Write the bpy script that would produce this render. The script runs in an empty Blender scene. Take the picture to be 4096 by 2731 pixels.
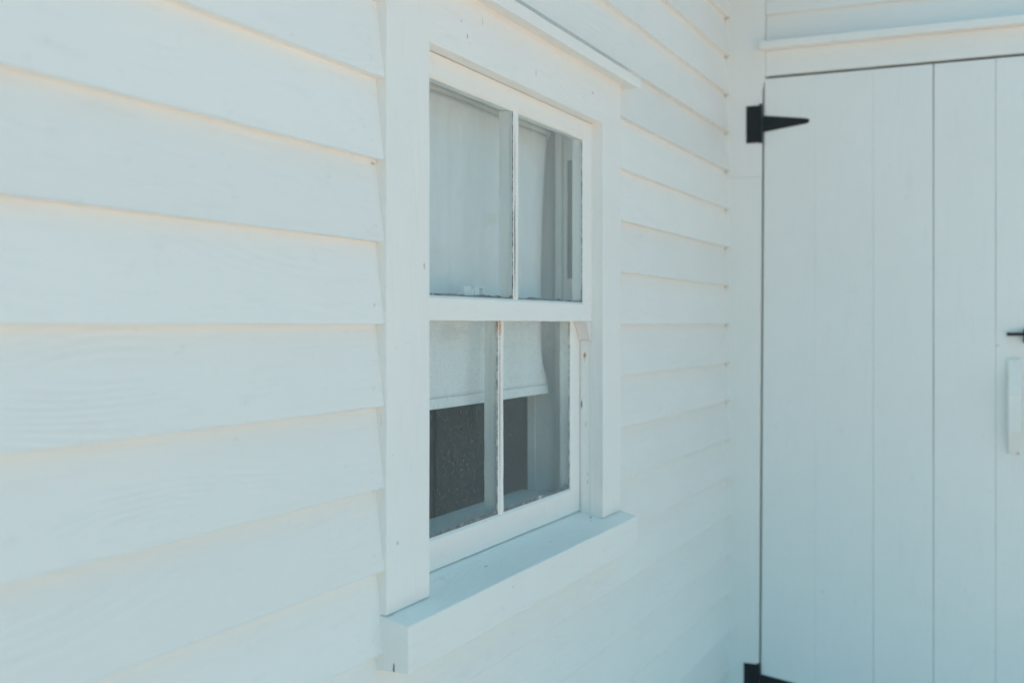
import bpy, bmesh, math, random
from mathutils import Vector, noise
random.seed(7)
S = bpy.context.scene
R = math.radians
H = 1.45            # eye level above the ground; heights below are measured from eye level, then lifted by H

# ------------------------------------------------------------------ camera
cam_d = bpy.data.cameras.new("camera"); cam = bpy.data.objects.new("camera", cam_d)
S.collection.objects.link(cam); S.camera = cam
cam.location = (0, -0.912, H)
cam.rotation_euler = (R(90), 0, R(24.558 - 90))
cam_d.sensor_width = 36; cam_d.lens = 40.0; cam_d.shift_y = -0.017
cam_d.clip_start = 0.05; cam_d.clip_end = 2000
cam_d.dof.use_dof = True; cam_d.dof.focus_distance = 2.12; cam_d.dof.aperture_fstop = 2.9

# ------------------------------------------------------------------ sky, sun, exposure
SUN_EL, SUN_AZ = 66.0, 60.0       # azimuth counter-clockwise from +X: the sun stands behind the house
w = bpy.data.worlds.new("World"); S.world = w; w.use_nodes = True
nt = w.node_tree; bg = nt.nodes["Background"]
sky = nt.nodes.new("ShaderNodeTexSky"); sky.sky_type = 'NISHITA'; sky.sun_disc = False
sky.sun_elevation = R(SUN_EL); sky.sun_rotation = R(90 - SUN_AZ)
sky.air_density = 0.65; sky.dust_density = 3.0; sky.ozone_density = 0.5
tint = nt.nodes.new("ShaderNodeMix"); tint.data_type = 'RGBA'; tint.blend_type = 'MULTIPLY'; tint.inputs[0].default_value = 1
tint.inputs[7].default_value = (0.735, 1.30, 1.145, 1)      # milky, slightly green coastal sky
nt.links.new(sky.outputs[0], tint.inputs[6]); nt.links.new(tint.outputs[2], bg.inputs[0]); bg.inputs[1].default_value = 0.15
sd = bpy.data.lights.new("sun", 'SUN'); sun = bpy.data.objects.new("sun", sd); S.collection.objects.link(sun)
sd.energy = 2.7; sd.angle = R(0.5); sd.color = (1.0, 0.98, 0.92)
sv = Vector((math.cos(R(SUN_AZ)) * math.cos(R(SUN_EL)), math.sin(R(SUN_AZ)) * math.cos(R(SUN_EL)), math.sin(R(SUN_EL))))
sun.rotation_euler = (-sv).to_track_quat('-Z', 'Y').to_euler(); sun.location = (0, 0, 8)
S.view_settings.view_transform = 'Standard'; S.view_settings.look = 'None'
S.view_settings.exposure = 0.91; S.view_settings.gamma = 1
S.cycles.max_bounces = 10; S.cycles.diffuse_bounces = 6; S.cycles.transparent_max_bounces = 12
S.cycles.use_denoising = True

# ------------------------------------------------------------------ material helpers
class NT:
    def __init__(s, name):
        s.m = bpy.data.materials.new(name); s.m.use_nodes = True
        s.t = s.m.node_tree; s.b = s.t.nodes["Principled BSDF"]; s.out = s.t.nodes["Material Output"]
    def n(s, typ, **k):
        x = s.t.nodes.new(typ)
        for a, v in k.items(): setattr(x, a, v)
        return x
    def l(s, a, b): s.t.links.new(a, b)
    def val(s, sock, v):
        if hasattr(v, "links"): s.l(v, sock)
        else: sock.default_value = v
    def math(s, op, a, b=0.0, c=0.0):
        x = s.n("ShaderNodeMath", operation=op); s.val(x.inputs[0], a); s.val(x.inputs[1], b)
        if op in ('MULTIPLY_ADD', 'SMOOTH_MIN', 'COMPARE'): s.val(x.inputs[2], c)
        return x.outputs[0]
    def mapr(s, v, a, b, c=0.0, d=1.0, smooth=False):
        x = s.n("ShaderNodeMapRange"); s.val(x.inputs[0], v)
        if smooth: x.interpolation_type = 'SMOOTHSTEP'
        for i, q in enumerate((a, b, c, d)): x.inputs[i + 1].default_value = q
        return x.outputs[0]
    def coord(s, scale=(1, 1, 1), loc=(0, 0, 0)):
        t = s.n("ShaderNodeTexCoord"); m = s.n("ShaderNodeMapping")
        m.inputs['Scale'].default_value = scale; m.inputs['Location'].default_value = loc
        s.l(t.outputs['Object'], m.inputs[0]); return m.outputs[0]
    def noise(s, vec, scale, detail=4, rough=.55, dist=0.0):
        x = s.n("ShaderNodeTexNoise"); s.l(vec, x.inputs['Vector']); x.inputs['Scale'].default_value = scale
        x.inputs['Detail'].default_value = detail; x.inputs['Roughness'].default_value = rough
        x.inputs['Distortion'].default_value = dist
        return x.outputs[0]
    def mix(s, f, a, b):
        x = s.n("ShaderNodeMix", data_type='RGBA'); s.val(x.inputs[0], f)
        for i, q in ((6, a), (7, b)):
            if hasattr(q, "links"): s.l(q, x.inputs[i])
            else: x.inputs[i].default_value = (*q, 1)
        return x.outputs[2]
    def bump(s, h, strength, dist, prev=None):
        x = s.n("ShaderNodeBump"); s.l(h, x.inputs['Height']); x.inputs['Strength'].default_value = strength
        x.inputs['Distance'].default_value = dist
        if prev is not None: s.l(prev, x.inputs['Normal'])
        return x.outputs[0]

WHITE = (0.875, 0.855, 0.81)
def paint(name, axis='x', base=WHITE, grain=1.0, board=None, marks=(), rough=.5, dirt=1.0, vstain=0.0):
    """brushed exterior paint on wood; marks = (x, y, z, rx, ry, rz, colour, strength) small stains"""
    N = NT(name)
    st = {'x': (1.0, 9, 9), 'y': (9, 1.0, 9), 'z': (9, 9, 1.0)}[axis]
    tc = N.n("ShaderNodeTexCoord"); vec = tc.outputs['Object']
    if board:                                   # every board gets its own piece of wood
        sp = N.n("ShaderNodeSeparateXYZ"); N.l(vec, sp.inputs[0])
        k = N.math('FLOOR', N.math('DIVIDE', N.math('SUBTRACT', sp.outputs[board[0]], board[1]), board[2]))
        cb = N.n("ShaderNodeCombineXYZ")
        N.l(N.math('MULTIPLY', k, 3.71), cb.inputs[0]); N.l(N.math('MULTIPLY', k, 5.13), cb.inputs[1])
        ad = N.n("ShaderNodeVectorMath", operation='ADD'); N.l(vec, ad.inputs[0]); N.l(cb.outputs[0], ad.inputs[1])
        gv = ad.outputs[0]
        wn = N.n("ShaderNodeTexWhiteNoise", noise_dimensions='1D'); N.l(k, wn.inputs['W'])
        tone = N.mapr(wn.outputs[0], 0, 1, -.7, .7)
    else:
        gv = vec; tone = None
    mp = N.n("ShaderNodeMapping"); N.l(gv, mp.inputs[0]); mp.inputs['Scale'].default_value = st
    fine = N.noise(mp.outputs[0], 28, 5, .6)                   # brush strokes
    warp = N.noise(gv, 4.5, 2, .5)
    mp2 = N.n("ShaderNodeMapping"); N.l(gv, mp2.inputs[0])
    mp2.inputs['Scale'].default_value = tuple({1.0: .16, 9: 1.0}[q] for q in st)
    rings = N.noise(mp2.outputs[0], 7, 1.5, .4)
    ring = N.math('SINE', N.math('MULTIPLY', rings, 150))      # growth rings, cathedral figure
    patch = N.mapr(N.noise(gv, 3.3, 3, .55), .42, .68, 0, 1)
    ring = N.math('MULTIPLY', ring, patch)
    peb = N.noise(gv, 190, 3, .6)
    big = N.noise(gv, 2.2, 4, .55)
    # colour: faint tone changes, chalking and specks
    col = N.mix(N.mapr(big, .35, .7, 0, .5 * dirt), base, tuple(c * f for c, f in zip(base, (.93, .94, .95))))
    col = N.mix(N.mapr(N.noise(mp.outputs[0], 9, 4, .6), .55, .78, 0, .45 * dirt), col, tuple(c * .9 for c in base))
    if tone is not None:
        hs = N.n("ShaderNodeHueSaturation"); N.l(col, hs.inputs['Color'])
        N.l(N.math('ADD', N.math('MULTIPLY', tone, .045), 1.0), hs.inputs['Value']); col = hs.outputs[0]
    sp1 = N.mapr(N.noise(gv, 75, 2, .5), .76, .80, 0, .32 * dirt, True)
    col = N.mix(sp1, col, (.36, .36, .34))
    sp3 = N.math('MULTIPLY', N.mapr(N.noise(gv, 24, 5, .7), .60, .70, 0, 1), N.mapr(N.noise(mp.outputs[0], 40, 3), .45, .7, 0, .30 * dirt))
    col = N.mix(sp3, col, (.47, .46, .44))
    if vstain:
        mz = N.n("ShaderNodeMapping"); N.l(vec, mz.inputs[0]); mz.inputs['Scale'].default_value = (40, 40, 2.2)
        stn = N.mapr(N.noise(mz.outputs[0], 1.5, 4, .7), .5, .75, 0, vstain)
        col = N.mix(stn, col, (.33, .25, .19))
    sepm = N.n("ShaderNodeSeparateXYZ"); N.l(vec, sepm.inputs[0])
    wob = N.noise(vec, 260, 3, .6)
    for (mx, my, mz_, rx, ry, rz, mc, ms) in marks:
        v1 = N.n("ShaderNodeVectorMath", operation='SUBTRACT'); N.l(vec, v1.inputs[0]); v1.inputs[1].default_value = (mx, my, mz_)
        v2 = N.n("ShaderNodeVectorMath", operation='DIVIDE'); N.l(v1.outputs[0], v2.inputs[0]); v2.inputs[1].default_value = (rx, ry, rz)
        v3 = N.n("ShaderNodeVectorMath", operation='LENGTH'); N.l(v2.outputs[0], v3.inputs[0])
        dd = N.math('ADD', v3.outputs['Value'], N.math('MULTIPLY', N.math('SUBTRACT', wob, .5), 1.0))
        col = N.mix(N.mapr(dd, .35, 1.05, ms, 0, True), col, mc)
    N.l(col, N.b.inputs['Base Color'])
    N.l(N.mapr(fine, .3, .7, rough - .06, rough + .1), N.b.inputs['Roughness'])
    N.b.inputs['Specular IOR Level'].default_value = .42
    b1 = N.bump(fine, .30 * grain, .0018)
    b2 = N.bump(ring, .45 * grain, .0007, b1)
    b3 = N.bump(peb, .16 * grain, .0006, b2)
    b4 = N.bump(big, .35, .004, b3)
    N.l(b4, N.b.inputs['Normal'])
    return N.m

def plain(name, base, rough=.5, metal=0.0, bump=0.0, scale=120, var=.15):
    N = NT(name); v = N.coord()
    N.l(N.mix(N.noise(v, scale * .4, 4), tuple(c * (1 - var) for c in base), tuple(min(1, c * (1 + var)) for c in base)), N.b.inputs['Base Color'])
    N.b.inputs['Roughness'].default_value = rough; N.b.inputs['Metallic'].default_value = metal
    if bump: N.l(N.bump(N.noise(v, scale, 4, .6), bump, .0008), N.b.inputs['Normal'])
    return N.m

# ------------------------------------------------------------------ mesh helpers (heights z are relative to eye level)
def link(name, bm, mat, parent=None, bevel=0.0, smooth=False, seg=2):
    if parent is not None:
        o0 = parent_world(parent)
        bmesh.ops.translate(bm, vec=-o0, verts=bm.verts)
    bmesh.ops.recalc_face_normals(bm, faces=bm.faces)
    me = bpy.data.meshes.new(name); bm.to_mesh(me); bm.free()
    for p in me.polygons: p.use_smooth = smooth
    me.materials.append(mat)
    o = bpy.data.objects.new(name, me); S.collection.objects.link(o)
    if parent is not None:
        o.parent = parent
        if parent.name.startswith('sash_window'): o.location = -Vector(parent.location)
    if bevel:
        md = o.modifiers.new("bevel", 'BEVEL'); md.width = bevel; md.segments = seg; md.limit_method = 'ANGLE'; md.angle_limit = R(40)
        md.harden_normals = False
    return o
def parent_world(o):
    if o.name.startswith('sash_window'): return Vector((0, 0, 0))
    v = Vector((0, 0, 0))
    while o is not None: v += Vector(o.location); o = o.parent
    return v
def tag(o, label=None, cat=None, kind=None, group=None):
    if label: o['label'] = label
    if cat: o['category'] = cat
    if kind: o['kind'] = kind
    if group: o['group'] = group
    return o
def empty(name, loc):
    o = bpy.data.objects.new(name, None); S.collection.objects.link(o); o.location = loc; o.empty_display_size = .2
    return o
def box(bm, x0, x1, y0, y1, z0, z1):
    vs = [bm.verts.new((x, y, z + H)) for x in (x0, x1) for y in (y0, y1) for z in (z0, z1)]
    for f in ((0, 1, 3, 2), (4, 6, 7, 5), (0, 4, 5, 1), (2, 3, 7, 6), (0, 2, 6, 4), (1, 5, 7, 3)):
        bm.faces.new([vs[i] for i in f])
    return vs
def sweep(bm, prof, axis, a0, a1, step=.03, jit=.0003, freq=9.0, chip=0.0, ends=True, fn=None, seed=0.0):
    """extrude a closed profile along an axis in short steps with hand-made unevenness.
    profile points: (p, q) = the two other coordinates in x,y,z order"""
    n = max(1, int(abs(a1 - a0) / step)); rings = []
    for i in range(n + 1):
        a = a0 + (a1 - a0) * i / n; ring = []
        for j, (p, q) in enumerate(prof):
            dp = noise.noise(Vector((a * freq, p * 31 + seed, q * 17))) * jit * 2
            dq = noise.noise(Vector((a * freq + 40, p * 19, q * 23 + seed))) * jit * 2
            if chip:
                c = noise.noise(Vector((a * 34, q * 3 + seed, 7.7)))
                if c > .42: dq += (c - .42) * chip
            P, Q = p + dp, q + dq
            if fn: P, Q = fn(a, j, P, Q)
            co = {'x': (a, P, Q + H), 'y': (P, a, Q + H), 'z': (P, Q, a + H)}[axis]
            ring.append(bm.verts.new(co))
        rings.append(ring)
    m = len(prof)
    for i in range(n):
        for j in range(m):
            bm.faces.new((rings[i][j], rings[i][(j + 1) % m], rings[i + 1][(j + 1) % m], rings[i + 1][j]))
    if ends: bm.faces.new(rings[0][::-1]); bm.faces.new(rings[-1])
def rect(p0, p1, q0, q1): return [(p0, q0), (p1, q0), (p1, q1), (p0, q1)]
def poly_prism(bm, pts, axis, a0, a1):
    """pts in the plane across `axis`; ends at a0, a1"""
    def co(p, q, a): return {'x': (a, p, q + H), 'y': (p, a, q + H), 'z': (p, q, a + H)}[axis]
    A = [bm.verts.new(co(p, q, a0)) for p, q in pts]; B = [bm.verts.new(co(p, q, a1)) for p, q in pts]
    bm.faces.new(A[::-1]); bm.faces.new(B)
    for i in range(len(pts)): j = (i + 1) % len(pts); bm.faces.new((A[i], A[j], B[j], B[i]))
def cyl(bm, c, r, axis, a0, a1, n=16):
    pts = [(c[0] + r * math.cos(2 * math.pi * i / n), c[1] + r * math.sin(2 * math.pi * i / n)) for i in range(n)]
    poly_prism(bm, pts, axis, a0, a1)
def dome(bm, co, r, d, sx=-1):
    """screw head on a surface facing -X (or -Y when sx is 'y')"""
    n = 10; top = None; rings = []
    for k, (rr, hh) in enumerate(((1, 0), (.85, .55), (.5, .9))):
        rings.append([bm.verts.new((co[0] - d * hh, co[1] + r * rr * math.cos(2 * math.pi * i / n), co[2] + H + r * rr * math.sin(2 * math.pi * i / n))) for i in range(n)])
    for a, b in zip(rings, rings[1:]):
        for i in range(n): bm.faces.new((a[i], a[(i + 1) % n], b[(i + 1) % n], b[i]))
    bm.faces.new(rings[-1])

# ------------------------------------------------------------------ ground
GZ = -1.45
N = NT("sandy_ground"); v = N.coord()
c = N.mix(N.mapr(N.noise(v, .8, 5), .3, .7), (.54, .305, .235), (.62, .365, .285))
c = N.mix(N.mapr(N.noise(v, 22, 5, .7), .55, .75, 0, .5), c, (.28, .21, .15))
N.l(c, N.b.inputs['Base Color']); N.b.inputs['Roughness'].default_value = .95
N.l(N.bump(N.noise(v, 60, 6, .7), .5, .01), N.b.inputs['Normal'])
bm = bmesh.new(); vs = [bm.verts.new((x, y, 0)) for x, y in ((-400, -400), (400, -400), (400, 400), (-400, 400))]; bm.faces.new(vs)
g = link("ground", bm, N.m); tag(g, "warm sandy ground in front of the white house", None, 'structure')

N = NT("pale_bounce_surface"); v = N.coord()
N.l(N.mix(N.mapr(N.noise(v, 3, 5), .3, .7), (.66, .69, .70), (.72, .75, .76)), N.b.inputs['Base Color']); N.b.inputs['Roughness'].default_value = .85
N.l(N.bump(N.noise(v, 90, 6, .7), .4, .004), N.b.inputs['Normal'])
bm = bmesh.new(); box(bm, -3.4, 3.765, -1.6, .012, GZ - .10, GZ + .004)  # pale slab added out of view to throw cool light up the walls
tag(link("bounce_slab", bm, N.m), "unseen pale slab added at the house foot to bounce cool light", None, 'structure')

# ------------------------------------------------------------------ the house
house = empty("clapboard_house", (0, 0, 0))
tag(house, "white painted clapboard house corner with a sash window and a plank door", "house")

E_ = .127                      # board exposure
XL, XR = 1.522, 2.626          # casing, outer edges
IL, IR = 1.6607, 2.4995        # casing, inner edges
XC = 3.742                     # plane of the door wall
WX0 = -3.2
m_clap = paint("clapboard_paint", 'x', grain=1.25, board=('Z', H, E_), dirt=1.0, marks=[
    (XL - .012, .004, H + 2 * E_ - .006, .010, .02, .004, (.34, .17, .07), .8),
    (XL - .008, .004, H + 4 * E_ - .005, .008, .02, .005, (.25, .13, .06), .8),
    (XL - .010, .004, H - 2 * E_ - .003, .008, .02, .003, (.45, .22, .09), .8),
    (XL - .010, .004, H - 3 * E_ - .004, .007, .02, .004, (.45, .2, .09), .8),
    (XL - .012, .004, H - 4 * E_ - .003, .006, .02, .003, (.10, .05, .04), .9)] + [
    (XC - .006, .008, H + k * E_ - .004, .014, .02, .006, (.30, .19, .11), .75) for k in range(-5, 9)])
BUTT, TOPY = 0.0, .0168
def claps(bm, x0, x1, k, seed):
    z0 = k * E_; z1 = z0 + E_ + .012
    prof = [(BUTT, z0), (BUTT + .0008, z0 + .0015), (TOPY + .0005, z1), (TOPY + .012, z1), (TOPY + .012, z0 + .010), (.0160, z0)]
    def fn(a, j, P, Q):
        bow = noise.noise(Vector((a * .9, k * 3.3, 1))) * .0010
        thick = noise.noise(Vector((a * 2.1, k * 5.1, 9))) * .0006
        if j in (0, 1, 5): Q += bow
        if j in (0, 1): P += thick
        return P, Q
    sweep(bm, prof, 'x', x0, x1, .012, .0002, 30, chip=.006, fn=fn, seed=seed)
def nail(bm, x, k):                      # painted-over nail head just above the board's lower edge
    zc = k * E_ + .024 + random.uniform(-.003, .003); yc = TOPY * (.024 / .139) + .0001; n = 12; rings = []
    for rr, hh in ((.0044, 0), (.0040, .0005), (.0030, .0005), (.0026, .0002)):
        rings.append([bm.verts.new((x + rr * math.cos(2 * math.pi * i / n), yc - hh, zc + H + rr * math.sin(2 * math.pi * i / n))) for i in range(n)])
    for a, b in zip(rings, rings[1:]):
        for i in range(n): bm.faces.new((a[i], a[(i + 1) % n], b[(i + 1) % n], b[i]))
    bm.faces.new(rings[-1])
bm = bmesh.new()
for k in range(-12, 11):
    if -4 <= k <= 3:
        for nx_ in (XL - .024, XR + .05):
            nail(bm, nx_ + random.uniform(-.008, .008), k)
        claps(bm, WX0, XL + .06, k, k * 1.7); claps(bm, XR - .06, XC + .004, k, k * 1.7)
    else: claps(bm, WX0, XC + .004, k, k * 1.7)
o = link("clapboard_wall", bm, m_clap, house)
o['label'] = "long clapboard wall around the window"

# clapboards of the door wall
m_clap2 = paint("clapboard_paint_short_wall", 'y', grain=.8, board=('Z', H + 1.013, E_), dirt=.8, marks=[
    (XC, -.122, H + 1.0, .01, .006, .005, (.28, .15, .08), .85)])
bm = bmesh.new()
def claps_y(bm, y0, y1, z0, z1, seed):
    prof = [(XC, z0), (XC + .0008, z0 + .0015), (XC + .015, z1), (XC + .027, z1), (XC + .027, z0 + .008), (XC + .0135, z0)]
    sweep(bm, prof, 'y', y0, y1, .03, .0003, 12, chip=.002, seed=seed)
claps_y(bm, -.118, -2.1, .9245, 1.025, 3.1)
for k in range(3): claps_y(bm, -.118, -2.1, 1.013 + k * E_, 1.152 + k * E_, 5 + k)
for k in range(19):
    z0 = GZ + .05 + k * E_
    if z0 < .88: claps_y(bm, -1.113, -2.1, z0, min(z0 + E_ + .012, .93), 11 + k)
o = link("clapboard_wall", bm, m_clap2, house); o['label'] = "short clapboard wall above and beside the door"

# sheathing with the window opening (also the inner lining of the room)
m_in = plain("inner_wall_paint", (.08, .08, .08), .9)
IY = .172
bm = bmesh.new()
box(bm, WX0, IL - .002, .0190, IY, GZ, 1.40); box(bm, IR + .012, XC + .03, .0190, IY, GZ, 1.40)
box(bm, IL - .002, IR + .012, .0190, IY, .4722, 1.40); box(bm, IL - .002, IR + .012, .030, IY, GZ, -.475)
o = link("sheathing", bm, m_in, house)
bm = bmesh.new()   # door wall core behind door and clapboards
m_core = plain("dark_core", (.05, .045, .04), .9)
box(bm, XC + .052, XC + .16, -2.1, .0140, GZ, 1.40)
box(bm, XC + .0275, XC + .0515, -2.1, -1.02, GZ, 1.398); box(bm, XC + .0275, XC + .0515, -1.018, .0135, .87, 1.397)
link("wall_core", bm, m_core, house)
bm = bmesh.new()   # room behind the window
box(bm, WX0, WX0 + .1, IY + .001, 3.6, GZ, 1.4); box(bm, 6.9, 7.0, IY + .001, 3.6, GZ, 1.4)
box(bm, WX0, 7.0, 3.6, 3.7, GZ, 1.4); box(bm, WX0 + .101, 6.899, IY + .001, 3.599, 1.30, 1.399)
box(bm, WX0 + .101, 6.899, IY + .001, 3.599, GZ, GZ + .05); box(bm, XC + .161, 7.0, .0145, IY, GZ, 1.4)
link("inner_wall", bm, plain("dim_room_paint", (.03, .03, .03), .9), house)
# unseen house top, added to block the sun; low ridge shortens its shadow
m_roof = plain("grey_shingles", (.16, .16, .165), .9, bump=.5, scale=40)
bm = bmesh.new()
poly_prism(bm, [(-.16, 1.43), (-.16, 1.401), (1.75, 2.02), (3.95, 1.401), (3.95, 1.43), (1.75, 2.06)], 'x', WX0 - .2, 7.1)
poly_prism(bm, [(.02, 1.3995), (3.72, 1.3995), (1.75, 2.0)], 'x', WX0, WX0 + .1)
poly_prism(bm, [(3.60, 1.433), (3.60, 1.4015), (5.3, 1.93), (7.1, 1.4015), (7.1, 1.433), (5.3, 1.97)], 'y', -2.25, .2)
link("sun_block_roof", bm, m_roof, house)
bm = bmesh.new(); box(bm, 6.9, 7.0, -2.1, .1, GZ, 1.36); box(bm, XC + .16, 6.9, -2.1, -2.0, GZ, 1.36)
link("rear_wall", bm, paint("rear_paint", 'x'), house)

# corner board
m_trim_z = paint("corner_board_paint", 'z', grain=.6, dirt=.7)
def cfn(a, j, P, Q):
    if Q < -.05: Q = -.1065 + (.80 - a) * .0062 if a < .80 else -.1165
    return P, Q
bm = bmesh.new()
for a0, a1, dx in ((GZ, .4820, 0), (.4823, 1.39, .0004)):
    sweep(bm, rect(XC - .004 + dx, XC + .04, .0145, -.11), 'z', a0, a1, .04, .0002, 6, fn=cfn)
link("corner_board", bm, m_trim_z, house, .0015)

# ------------------------------------------------------------------ window
m_case_z = paint("window_casing_paint", 'z', grain=.8, dirt=1.3, marks=[
    (1.642, -.003, H + .095, .004, .01, .007, (.30, .29, .28), .6),
    (1.556, -.003, H - .345, .004, .01, .004, (.25, .25, .25), .5)])
m_case_x = paint("window_head_paint", 'x', grain=.8, dirt=1.2, marks=[
    (1.798, -.003, H + .508, .0025, .01, .007, (.12, .10, .12), .65),
    (1.775, -.003, H + .530, .0035, .01, .003, (.30, .28, .33), .6),
    (2.105, -.003, H + .505, .004, .01, .010, (.30, .29, .28), .35),
    (2.43, -.003, H + .525, .008, .01, .004, (.42, .38, .33), .6),
    (1.86, -.003, H + .55, .003, .01, .012, (.42, .40, .38), .35)])
m_sash_x = paint("sash_rail_paint", 'x', grain=.45, dirt=.8)
m_sash_z = paint("sash_stile_paint", 'z', grain=.45, dirt=.8)
m_horn = paint("sash_horn_bounce_tint", 'z', grain=.5, dirt=1.0, base=(.78, .73, .70))  # pinker, darker than the other sash paint: ground bounce put into the colour
m_jamb = paint("jamb_paint", 'z', grain=.5, dirt=1.3, marks=[
    (IR, .043, H - .073, .01, .0045, .008, (.62, .20, .02), 1.0), (IR, .044, H - .083, .01, .0018, .007, (.62, .34, .16), .6),
    (IR, .051, H - .188, .01, .002, .013, (.03, .035, .035), 1.0),
    (IR, .040, H - .235, .01, .002, .008, (.55, .35, .22), .5),
    (IR, .036, H - .37, .01, .002, .008, (.50, .28, .2), .5), (IR, .036, H - .352, .01, .002, .004, (.50, .28, .2), .6)])
m_dark_gap = plain("gap_dirt", (.03, .03, .03), .9)
CF = -.003
window = None
bm = bmesh.new()
window = empty("sash_window", (2.08, 0, H - .45)); window.parent = house
sweep(bm, rect(XL, IL, CF, .030), 'z', -.4512, .583, .02, .00035, 14)
link("side_casing", bm, m_case_z, window, .0014)
bm = bmesh.new(); sweep(bm, rect(IR, XR, CF, .030), 'z', -.4515, .583, .02, .0002, 10)
link("side_casing", bm, m_case_z, window, .0014)
bm = bmesh.new()
sweep(bm, rect(CF - .0004, .030, .4677, .583), 'x', IL - .0002, IR + .0002, .02, .0003, 12)
link("head_casing", bm, m_case_x, window, .0012)
# drip cap
bm = bmesh.new()
sweep(bm, [(-.034, .5775), (-.034, .603), (-.026, .606), (.016, .6185), (.016, .5830), (-.030, .5815)], 'x', XL - .03, 2.688, .02, .0004, 9, seed=2)
link("drip_cap", bm, paint("drip_cap_paint", 'x', grain=.8, dirt=1.0), window, .0012)
# sill: sloped top, thick front, flush with the casing ends
m_sill = paint("sill_paint", 'x', grain=.9, dirt=1.4, marks=[
    (1.905, .012, H - .447, .009, .0018, .01, (.10, .11, .11), .9), (2.48, .020, H - .447, .006, .004, .01, (.14, .15, .15), .9),
    (2.455, .010, H - .449, .005, .003, .01, (.25, .26, .26), .7), (2.19, .0, H - .45, .006, .0015, .01, (.25, .26, .26), .8),
    (1.535, -.003, H - .4515, .02, .0015, .004, (.18, .18, .17), .8), (1.64, -.003, H - .4515, .02, .001, .004, (.35, .35, .34), .6),
    (1.518, -.018, H - .530, .01, .002, .010, (.02, .01, .03), 1.0)])
bm = bmesh.new()
sweep(bm, [(-.044, -.5360), (-.044, -.4640), (-.0425, -.4627), (.100, -.4300), (.100, -.500), (.0150, -.5360)], 'x', 1.5185, 2.630, .02, .0005, 9, seed=5)
link("sill", bm, m_sill, window, .0022, seg=3)
# jambs: blind stop, parting bead, pulley slot, inner stop
bm = bmesh.new()
def jamb(sx):
    X0 = IR if sx > 0 else IL
    def r(a, b, y0, y1, z0, z1, s=.05):
        x0, x1 = (X0 + a, X0 + b) if sx > 0 else (X0 - b, X0 - a)
        sweep(bm, rect(x0, x1, y0, y1), 'z', z0, z1, s, .00025, 8)
    zt = .4720
    r(.0015, .0115, .0301, .0545, -.4462, zt)              # outer track, joint with the casing at its front
    # inner track with the pulley slot cut in it
    r(.0025, .0115, .0547, .0650, -.44, zt); r(.0025, .0115, .0885, .0975, -.43, zt)
    r(.0025, .0115, .0651, .0884, -.4375, .108); r(.0025, .0115, .0651, .0884, .386, zt)
    r(-.012, .0115, .0978, .1130, -.428, .4715)             # inner stop
    r(.0035, .0115, .1132, IY - .002, -.428, zt)
    r(.0005, .0112, IY - .0018, IY + .018, -.50, .53)
for s_ in (1, -1): jamb(s_)
sweep(bm, rect(.0305, IY + .002, .4690, .4716), 'x', IL - .001, IR + .009, .05, .0001, 8)
sweep(bm, rect(.0978, .113, .452, .4688), 'x', IL + .013, IR - .013, .05, .0001, 8)
link("jamb", bm, m_jamb, window, .0006)
for x0, x1 in ((IR + .0085, IR + .0113), (IL - .0113, IL - .0085)):
    bm = bmesh.new(); box(bm, x0, x1, .0652, .0883, .1082, .3858)
    link("pulley_slot", bm, plain("slot_brown_grey", (.34, .31, .29), .8, bump=.3), window)  # slot floor set darker and browner than the jamb
# inner sill board
bm = bmesh.new()
sweep(bm, [(.0915, -.4285), (.0915, -.4000), (IY + .03, -.3960), (IY + .03, -.4245)], 'x', IL + .0005, IR - .001, .03, .0003, 8)
link("inner_sill", bm, paint("inner_sill_paint", 'x', grain=.7, dirt=1.5), window, .001)

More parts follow.
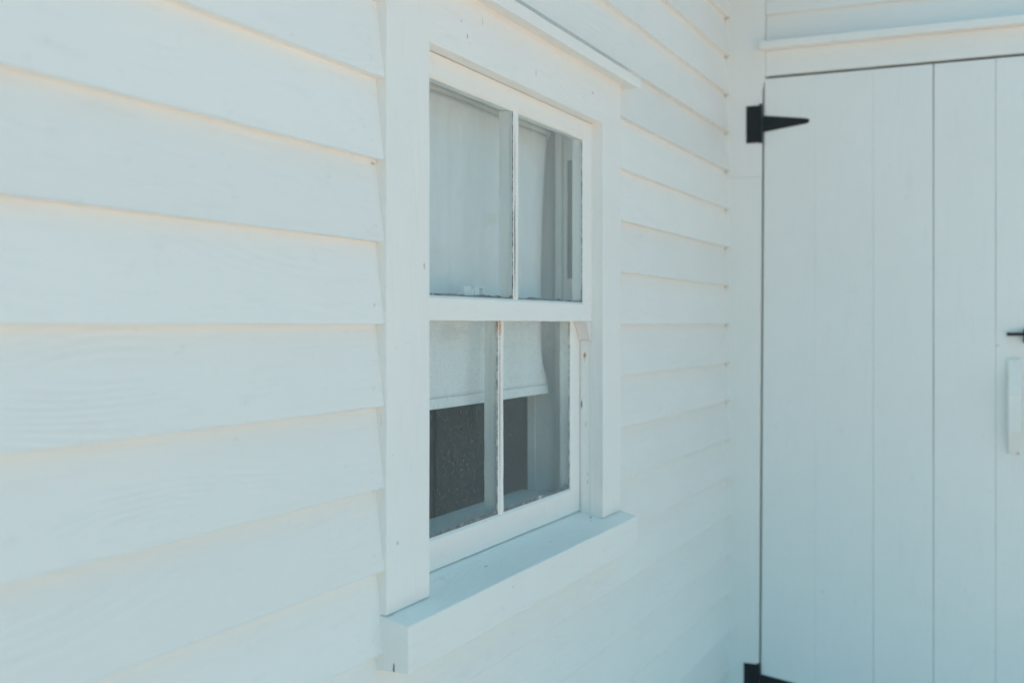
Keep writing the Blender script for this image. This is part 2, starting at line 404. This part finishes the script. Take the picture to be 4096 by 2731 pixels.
GL = .0065         # glass lies this far behind a sash face
def sash(y, zb, zt, gb, gt, mx0, mx1, horn):
    """one sash: rails and stiles in one frame mesh, a muntin, two panes, putty"""
    d = .031
    L0, L1 = IL + .001, 1.709; R0, R1 = 2.4500, IR
    bm = bmesh.new()
    # each member: front edge proud of the glass, with the putty bevel to the glass
    def rail(z0, z1, up):      # up: +1 glass above, -1 glass below
        if up > 0: pr = [(y, z0), (y, z1 - .002), (y + .0015, z1), (y + GL - .001, z1 + .0040), (y + GL + .0035, z1 + .0040), (y + GL + .0035, z1 + .0005), (y + d, z1 - .001), (y + d, z0)]
        else: pr = [(y, z1), (y, z0 + .002), (y + .0015, z0), (y + GL - .001, z0 - .0040), (y + GL + .0035, z0 - .0040), (y + GL + .0035, z0 - .0005), (y + d, z0 + .001), (y + d, z1)]
        sweep(bm, pr, 'x', L1 - .0005, R0 + .0005, .012, .00025, 30, seed=y * 100)
    rail(zb, gb, 1); rail(gt, zt, -1)
    def stile(x0, x1, side, za, zc):
        if side > 0: pr = [(x1, y), (x0 + .002, y), (x0, y + .0015), (x0 - .003, y + GL - .001), (x0 - .003, y + GL + .0035), (x0, y + GL + .0035), (x0 + .001, y + d), (x1, y + d)]
        else: pr = [(x0, y), (x1 - .002, y), (x1, y + .0015), (x1 + .003, y + GL - .001), (x1 + .003, y + GL + .0035), (x1, y + GL + .0035), (x1 - .001, y + d), (x0, y + d)]
        sweep(bm, pr, 'z', za, zc, .012, .0002, 30, seed=y * 70)
    stile(R0, R1, 1, zb, zt); stile(L0, L1, -1, zb, zt)
    fr = link("upper_sash" if horn else "lower_sash", bm, m_sash_x, window, .0005)
    if horn:
        for a, b in ((R0 + .008, R1), (L1 - .008, L0)):
            s = 1 if b > a else -1; bm = bmesh.new()
            poly_prism(bm, [(a + s * .003, zb - .0002), (b, zb - .0002), (b, zb - .044), (b - s * .006, zb - .044)], 'y', y + .0004, y + d)
            link("sash_horn", bm, m_horn, window, .0015)
    # muntin
    c0 = (mx0 + mx1) / 2; hw = (mx1 - mx0) / 2
    bm = bmesh.new()
    sweep(bm, [(c0 - .0030, y + .001), (c0 + .0050, y + .001), (c0 + hw, y + GL - .001), (c0 + hw, y + GL + .003), (c0 + .0085, y + GL + .0035), (c0 + .007, y + d + .007),
               (c0 - .007, y + d + .007), (c0 - .0085, y + GL + .0035), (c0 - hw, y + GL + .003), (c0 - hw, y + GL - .001)], 'z', gb + .001, gt - .001, .01, .0004, 35, seed=c0)
    link("muntin", bm, m_munt if not horn else m_munt_up, window, .0005)
    # panes
    for x0, x1 in ((L1 + .001, c0 - .009), (c0 + .009, R0 - .001)):
        bm = bmesh.new(); box(bm, x0, x1, y + GL, y + GL + .0025, gb + .001, gt - .001)
        link("pane", bm, m_glass if horn else m_glass_low, window)
    # crusted old putty and grime along the glass edges
    bm = bmesh.new()
    def bead(x0, x1, z, amp, yy=y + GL - .0002, thick=.0022):
        n = int((x1 - x0) / .004)
        prev = None
        for i in range(n + 1):
            a = x0 + (x1 - x0) * i / n
            h = amp * (.55 + .5 * noise.noise(Vector((a * 16, z * 9, 3))) + .2 * noise.noise(Vector((a * 70, z * 9, 5)))) + .005 * max(0, 1 - (x1 - a) / .02)
            ring = [bm.verts.new((a, yy, z + H)), bm.verts.new((a, yy - thick, z + H)), bm.verts.new((a, yy - thick * .6, z + h * .7 + H)), bm.verts.new((a, yy, z + h + H))]
            if prev:
                for j in range(4): bm.faces.new((prev[j], prev[(j + 1) % 4], ring[(j + 1) % 4], ring[j]))
            else: bm.faces.new(ring)
            prev = ring
        bm.faces.new(prev[::-1])
    am = .0062 if horn else .0095
    bead(L1 + .002, c0 - hw - .0005, gb + .0036, am); bead(c0 + hw + .0005, R0 - .002, gb + .0036, am)
    link("putty", bm, m_putty, window)
    def vbead(x, z0, z1, w_, s):
        bm = bmesh.new()
        n = int((z1 - z0) / .005); prev = None; yy = y + GL - .0001
        for i in range(n + 1):
            a = z0 + (z1 - z0) * i / n
            h = w_ * (.5 + max(0, noise.noise(Vector((x * 9, a * 70, 5)))) * 1.4) + w_ * 1.6 * max(0, 1 - (a - z0) / .03)
            ring = [bm.verts.new((x, yy, a + H)), bm.verts.new((x - s * h, yy, a + H)), bm.verts.new((x, yy - .0016, a + H))]
            if prev:
                for j in range(3): bm.faces.new((prev[j], prev[(j + 1) % 3], ring[(j + 1) % 3], ring[j]))
            else: bm.faces.new(ring)
            prev = ring
        bm.faces.new(prev[::-1])
        link("grime", bm, m_grime, window)
    vbead(c0 - hw - .0002, gb + .004, gt - .004, .0016, 1); vbead(R0 - .0032, gb + .004, gt - .004, .0016, 1)
    return fr

N = NT("old_putty"); v = N.coord(); q = N.noise(v, 120, 4, .6)
N.l(N.mix(N.mapr(N.noise(v, 38, 4, .6), .60, .66), N.mix(N.mapr(q, .35, .65), (.13, .13, .12), (.33, .31, .29)), (.62, .62, .60)), N.b.inputs['Base Color'])
N.b.inputs['Roughness'].default_value = .85; N.l(N.bump(q, .8, .002), N.b.inputs['Normal']); m_putty = N.m
N = NT("black_grime"); v = N.coord(); q = N.noise(v, 90, 4, .6)
N.l(N.mix(N.mapr(q, .4, .6), (.05, .06, .06), (.45, .45, .44)), N.b.inputs['Base Color']); N.b.inputs['Roughness'].default_value = .9; m_grime = N.m
m_munt = paint("muntin_paint_rusty", 'z', grain=.6, dirt=1.5, vstain=.3, marks=[
    (2.0640, .062, H - .005, .006, .01, .035, (.50, .26, .10), .8), (2.0640, .062, H - .17, .0040, .01, .26, (.40, .33, .28), .7)])
m_munt_up = paint("muntin_paint_worn", 'z', grain=.6, dirt=1.5, vstain=.3, marks=[
    (2.0690, .028, H + .16, .0025, .01, .14, (.16, .13, .11), .8), (2.0690, .030, H + .33, .003, .01, .10, (.40, .34, .30), .5),
    (2.0745, .025, H + .044, .0022, .01, .006, (.02, .02, .02), 1.0)])

def glass(name, dust_and_lift, speck, haze=0.0):
    N = NT(name); N.t.nodes.remove(N.b)
    fr = N.n("ShaderNodeFresnel"); fr.inputs[0].default_value = 1.46
    tr = N.n("ShaderNodeBsdfTransparent"); tr.inputs[0].default_value = (.96, .985, .985, 1)
    gl = N.n("ShaderNodeBsdfGlossy"); gl.inputs['Roughness'].default_value = .015; gl.inputs[0].default_value = (.9, .95, .95, 1)
    v = N.coord()
    N.l(N.bump(N.noise(v, 5, 2), .05, .003), gl.inputs['Normal'])
    ge = N.n("ShaderNodeNewGeometry")      # the back face of the pane must not mirror twice
    ff = N.math('MULTIPLY', fr.outputs[0], N.math('SUBTRACT', 1.0, ge.outputs['Backfacing']))
    m1 = N.n("ShaderNodeMixShader"); N.l(ff, m1.inputs[0]); N.l(tr.outputs[0], m1.inputs[1]); N.l(gl.outputs[0], m1.inputs[2])
    df = N.n("ShaderNodeBsdfDiffuse"); df.inputs[0].default_value = (.72, .74, .73, 1)
    mz = N.coord((1, 1, .25))
    film = N.mapr(N.noise(mz, 14, 5, .65), .35, .75, dust_and_lift * .35, dust_and_lift)
    drops = N.mapr(N.noise(v, 420, 2, .6), .52, .72, 0, speck * .6, True)
    drip = N.mapr(N.noise(N.coord((1, 1, .12)), 260, 2, .5), .63, .72, 0, speck * .25, True)
    vor = N.n("ShaderNodeTexVoronoi"); N.l(v, vor.inputs['Vector']); vor.inputs['Scale'].default_value = 95
    dots = N.mapr(vor.outputs['Distance'], .05, .11, speck * 1.4, 0, True)
    f = N.math('MINIMUM', N.math('ADD', N.math('ADD', film, drops), N.math('ADD', drip, dots)), .8)
    if haze:      # condensation-like bloom under the meeting rail
        sp = N.n("ShaderNodeSeparateXYZ"); N.l(N.coord(), sp.inputs[0])
        hz = N.math('MULTIPLY', N.mapr(sp.outputs[2], H - .10, H + .004, 0, haze, True), N.mapr(N.noise(v, 40, 5, .7), .3, .65, .2, 1))
        f = N.math('MINIMUM', N.math('ADD', f, hz), .85)
    m2 = N.n("ShaderNodeMixShader"); N.l(f, m2.inputs[0]); N.l(m1.outputs[0], m2.inputs[1]); N.l(df.outputs[0], m2.inputs[2])
    N.l(m2.outputs[0], N.out.inputs[0]); return N.m
m_glass = glass("window_glass", .11, .08)  # upper film: some dust, plus added brightness to lift the blind behind
m_glass_low = glass("dusty_window_glass", .015, .30, .12)
U, L = .024, .055
sash(U, .0065, .4665, .0465, .4275, 2.0640, 2.0885, True)
sash(L, -.4372, .0440, -.3830, .0100, 2.0580, 2.0850, False)
# thin dark joint under the lower sash, where it meets the sill
# sash lock on the meeting rail
bm = bmesh.new()
zl = .0475; xl = 1.93; yl = .063
sweep(bm, rect(yl - .002, yl + .018, zl, zl + .003), 'x', xl - .02, xl + .085, .02, .0001)
sweep(bm, [(yl - .001, zl + .0032), (yl + .016, zl + .0032), (yl + .014, zl + .024), (yl + .001, zl + .024)], 'x', xl - .012, xl + .018, .01, .0004)
cyl(bm, (xl + .026, yl + .008), .008, 'z', zl + .0032, zl + .019)
sweep(bm, [(yl - .001, zl + .0032), (yl + .016, zl + .0032), (yl + .015, zl + .026), (yl - .0005, zl + .026)], 'x', xl + .032, xl + .052, .01, .0004)
sweep(bm, rect(yl, yl + .015, zl + .0225, zl + .0262), 'x', xl + .0522, xl + .073, .01, .0002)
sweep(bm, rect(yl, yl + .015, zl + .0032, zl + .0222), 'x', xl + .068, xl + .073, .01, .0002)
link("sash_lock", bm, plain("lock_plastic", (.85, .85, .83), .45, bump=.1), window, .0012)

# ------------------------------------------------------------------ roller blind hanging inside the window
BY = .120
blind = empty("roller_blind", (2.08, BY, H - .162))
tag(blind, "white roller blind pulled two thirds down behind the sash window panes", "blind")
N = NT("blind_cloth"); v = N.coord()
q = N.noise(N.coord((1, 1, .25)), 9, 4, .6)
c = N.mix(N.mapr(q, .35, .7), (.88, .89, .89), (.80, .82, .82))
c = N.mix(N.mapr(N.noise(N.coord((1, 1, 3), (0, 0, .3)), 6, 3, .5), .62, .72, 0, .4), c, (.72, .66, .55))
N.l(c, N.b.inputs['Base Color']); N.b.inputs['Roughness'].default_value = .6
N.l(N.bump(N.noise(v, 500, 2), .12, .0005), N.b.inputs['Normal'])
tl = N.n("ShaderNodeBsdfTranslucent"); tl.inputs[0].default_value = (.8, .82, .82, 1)
mx = N.n("ShaderNodeMixShader"); mx.inputs[0].default_value = .06
N.l(N.b.outputs[0], mx.inputs[1]); N.l(tl.outputs[0], mx.inputs[2]); N.l(mx.outputs[0], N.out.inputs[0]); m_blind = N.m
def edge_x(z):
    t = (z + .162) / (.44 + .162)                 # 0 at hem .. 1 at roller
    curl = .028 * math.exp(-((t) / .10) ** 2) + .020 * max(0, (t - .45) / .55) ** 1.6
    return 2.446 + curl
def sheet(bm, z0, z1, nz, y_off, th):
    nx = 50; F = []; B = []
    for i in range(nz + 1):
        z = z0 + (z1 - z0) * i / nz; xr = edge_x(z); xlft = 4.165 - xr
        rf, rb = [], []
        for j in range(nx + 1):
            t = j / nx; x = xlft + (xr - xlft) * t
            e = max(0, 1 - (1 - t) * (xr - xlft) / .05); e2 = max(0, 1 - t * (xr - xlft) / .05)
            g_ = (2.474 - xr) / .035
            y = BY + y_off + .0025 * math.sin(x * 11 + 1) + .012 * g_ * (e ** 2 + e2 ** 2) + .0012 * noise.noise(Vector((x * 5, z * 3, 0)))
            rf.append(bm.verts.new((x, y, z + H))); rb.append(bm.verts.new((x, y + th, z + H)))
        F.append(rf); B.append(rb)
    for i in range(nz):
        for j in range(nx):
            bm.faces.new((F[i][j], F[i][j + 1], F[i + 1][j + 1], F[i + 1][j])); bm.faces.new((B[i][j], B[i + 1][j], B[i + 1][j + 1], B[i][j + 1]))
        bm.faces.new((F[i][0], F[i + 1][0], B[i + 1][0], B[i][0])); bm.faces.new((F[i][nx], B[i][nx], B[i + 1][nx], F[i + 1][nx]))
    for j in range(nx):
        bm.faces.new((F[0][j], B[0][j], B[0][j + 1], F[0][j + 1])); bm.faces.new((F[nz][j], F[nz][j + 1], B[nz][j + 1], B[nz][j]))
bm = bmesh.new(); sheet(bm, -.141, .442, 60, 0, .0006); link("shade_cloth", bm, m_blind, blind, smooth=True)
bm = bmesh.new(); sheet(bm, -.162, -.1412, 6, -.0012, .0045); link("hem", bm, m_blind, blind, smooth=True)
bm = bmesh.new(); cyl(bm, (BY + .016, .452), .014, 'x', IL + .016, IR - .016, 20); link("roller", bm, m_blind, blind, smooth=False)

# ------------------------------------------------------------------ door
DX = XC + .004
m_door = paint("door_paint", 'z', grain=.5, dirt=1.0, rough=.45, base=(.87, .86, .825), marks=[
    (DX, -.818, H - .065, .01, .008, .003, (.35, .38, .38), .5), (DX, -.30, H - .86, .01, .005, .006, (.55, .56, .56), .6)])
DT, DB = .8045, GZ + .055
gaps = [(-.2755, .0001, .0001), (-.4563, .0001, .0005), (-.6349, .0014, .0004), (-.8124, .0006, .0001)]
bm = bmesh.new()
edges = [(-.1130, 0)] + [(g0, 1) for g0, *_ in gaps] + [(-.9930, 2)]
def half(i, a):     # half width of the gap i at height a
    if i < 0 or i >= len(gaps): return 0
    t = (a - DB) / (DT - DB); _, top, bot = gaps[i]
    return (bot + (top - bot) * t) * (1 + .5 * noise.noise(Vector((a * 2.3, i * 4.1, 0)))) / 1.0
for i in range(5):
    ya, yb = edges[i][0], edges[i + 1][0]
    prof = [(DX, ya), (DX, yb), (DX + .038, yb), (DX + .038, ya)]
    dx = (.0, .0006, -.0003, .0005, .0)[i]
    def fn(a, j, P, Q, i=i, ya=ya, yb=yb, dx=dx):
        left = j in (0, 3)
        if left: Q = ya - (half(i - 1, a) if i else 0) + ((.80 - a) * .0060 if i == 0 else 0)
        else: Q = yb + half(i, a)
        return P + (dx if j in (0, 1) else 0), Q
    sweep(bm, prof, 'z', DB, DT, .03, .0003, 5, fn=fn, seed=i * 3.1)
door = link("door", bm, m_door, house, .0006); door['label'] = "white door of wide vertical planks"
# head casing and drip board above the door, right casing
bm = bmesh.new(); sweep(bm, rect(XC - .001, XC + .03, .8125, .8945), 'y', -.1175, -1.11, .03, .0003, 8)
frm = link("door_frame", bm, paint("door_head_paint", 'y', grain=.5, dirt=.7), house, .0012)
bm = bmesh.new()
sweep(bm, [(XC - .038, .8965), (XC - .038, .9190), (XC - .032, .9215), (XC + .02, .9300), (XC + .02, .8945), (XC - .035, .8945)], 'y', -.1045, -1.14, .03, .0004, 7)
link("drip_cap", bm, paint("door_drip_paint", 'y', grain=.6, dirt=1.0), frm, .0012)
bm = bmesh.new(); sweep(bm, rect(XC - .002, XC + .03, -1.112, -.9975), 'z', GZ, .8112, .04, .0003, 7)
link("side_casing", bm, m_trim_z, frm, .0012)
bm = bmesh.new(); box(bm, XC - .05, XC + .06, -1.10, -.03, GZ + .001, GZ + .050); link("threshold", bm, plain("worn_grey_wood", (.3, .28, .25), .8, bump=.3), frm, .003)

m_black = plain("black_iron", (.010, .014, .016), .36, 0, .6, 160, .5)
m_black.node_tree.nodes["Principled BSDF"].inputs['Specular IOR Level'].default_value = .35
def hinge(zc, dy, lab):
    bm = bmesh.new(); X = XC - .004
    sweep(bm, rect(X - .0028, X - .0002, -.0990 + dy, -.0545 + dy), 'z', zc - .062, zc + .060, .02, .0002)
    for z_, y_ in ((.043, -.068), (.043, -.084), (-.045, -.068), (-.045, -.084), (0, -.076)): dome(bm, (X - .0028, y_ + dy, zc + z_), .0042, .0016)
    h = link("hinge", bm, m_black, door, .0006); h['label'] = lab
    bm = bmesh.new(); cyl(bm, (X - .0040, -.1035 + dy), .0052, 'z', zc - .064, zc + .064, 14)
    link("hinge_pin", bm, m_black, door)
    bm = bmesh.new()
    pts = [(-.1090 + dy, zc - .0275), (-.1090 + dy, zc + .0270), (-.250 + dy, zc + .0075), (-.2565 + dy, zc + .0045), (-.2580 + dy, zc), (-.2565 + dy, zc - .0050), (-.250 + dy, zc - .0085)]
    poly_prism(bm, pts, 'x', DX - .0030, DX - .0006)
    for y_, z_ in ((-.128, .012), (-.128, -.013), (-.175, 0), (-.235, 0)): dome(bm, (DX - .0030, y_ + dy, zc + z_), .0042, .0016)
    s = link("hinge_strap", bm, m_black, door, .0006)
hinge(.657, 0, "upper black T hinge"); hinge(-1.177, .0085, "lower black T hinge")
# wooden pull
bm = bmesh.new()
X = DX - .0006
poly_prism(bm, [(X, -.104), (X - .010, -.104), (X - .042, -.212), (X - .042, -.322), (X - .010, -.392), (X, -.392), (X, -.352), (X - .020, -.315), (X - .020, -.215), (X, -.150)], 'y', -.884, -.846)
for z_ in (-.150, -.182): dome(bm, (X - .010 - (abs(z_) - .104) * .296, -.865, z_), .0038, .0012)
dome(bm, (X - .022, -.865, -.366), .0042, .0015)
hd = link("handle", bm, paint("handle_paint", 'z', grain=.4, dirt=1.6, marks=[(DX - .012, -.874, H - .388, .02, .006, .006, (.5, .25, .16), .6)]), door, .004)
hd['label'] = "white wooden pull handle"
# black latch
bm = bmesh.new()
sweep(bm, rect(DX - .016, DX - .008, -.0355, -.0255), 'y', -.843, -.975, .02, .0002)
sweep(bm, rect(DX - .0157, DX - .0005, -.897, -.889), 'z', -.0560, -.0150, .02, .0002)
box(bm, DX - .0028, DX - .0005, -.960, -.905, -.062, -.004)
link("latch", bm, m_black, door, .0008)
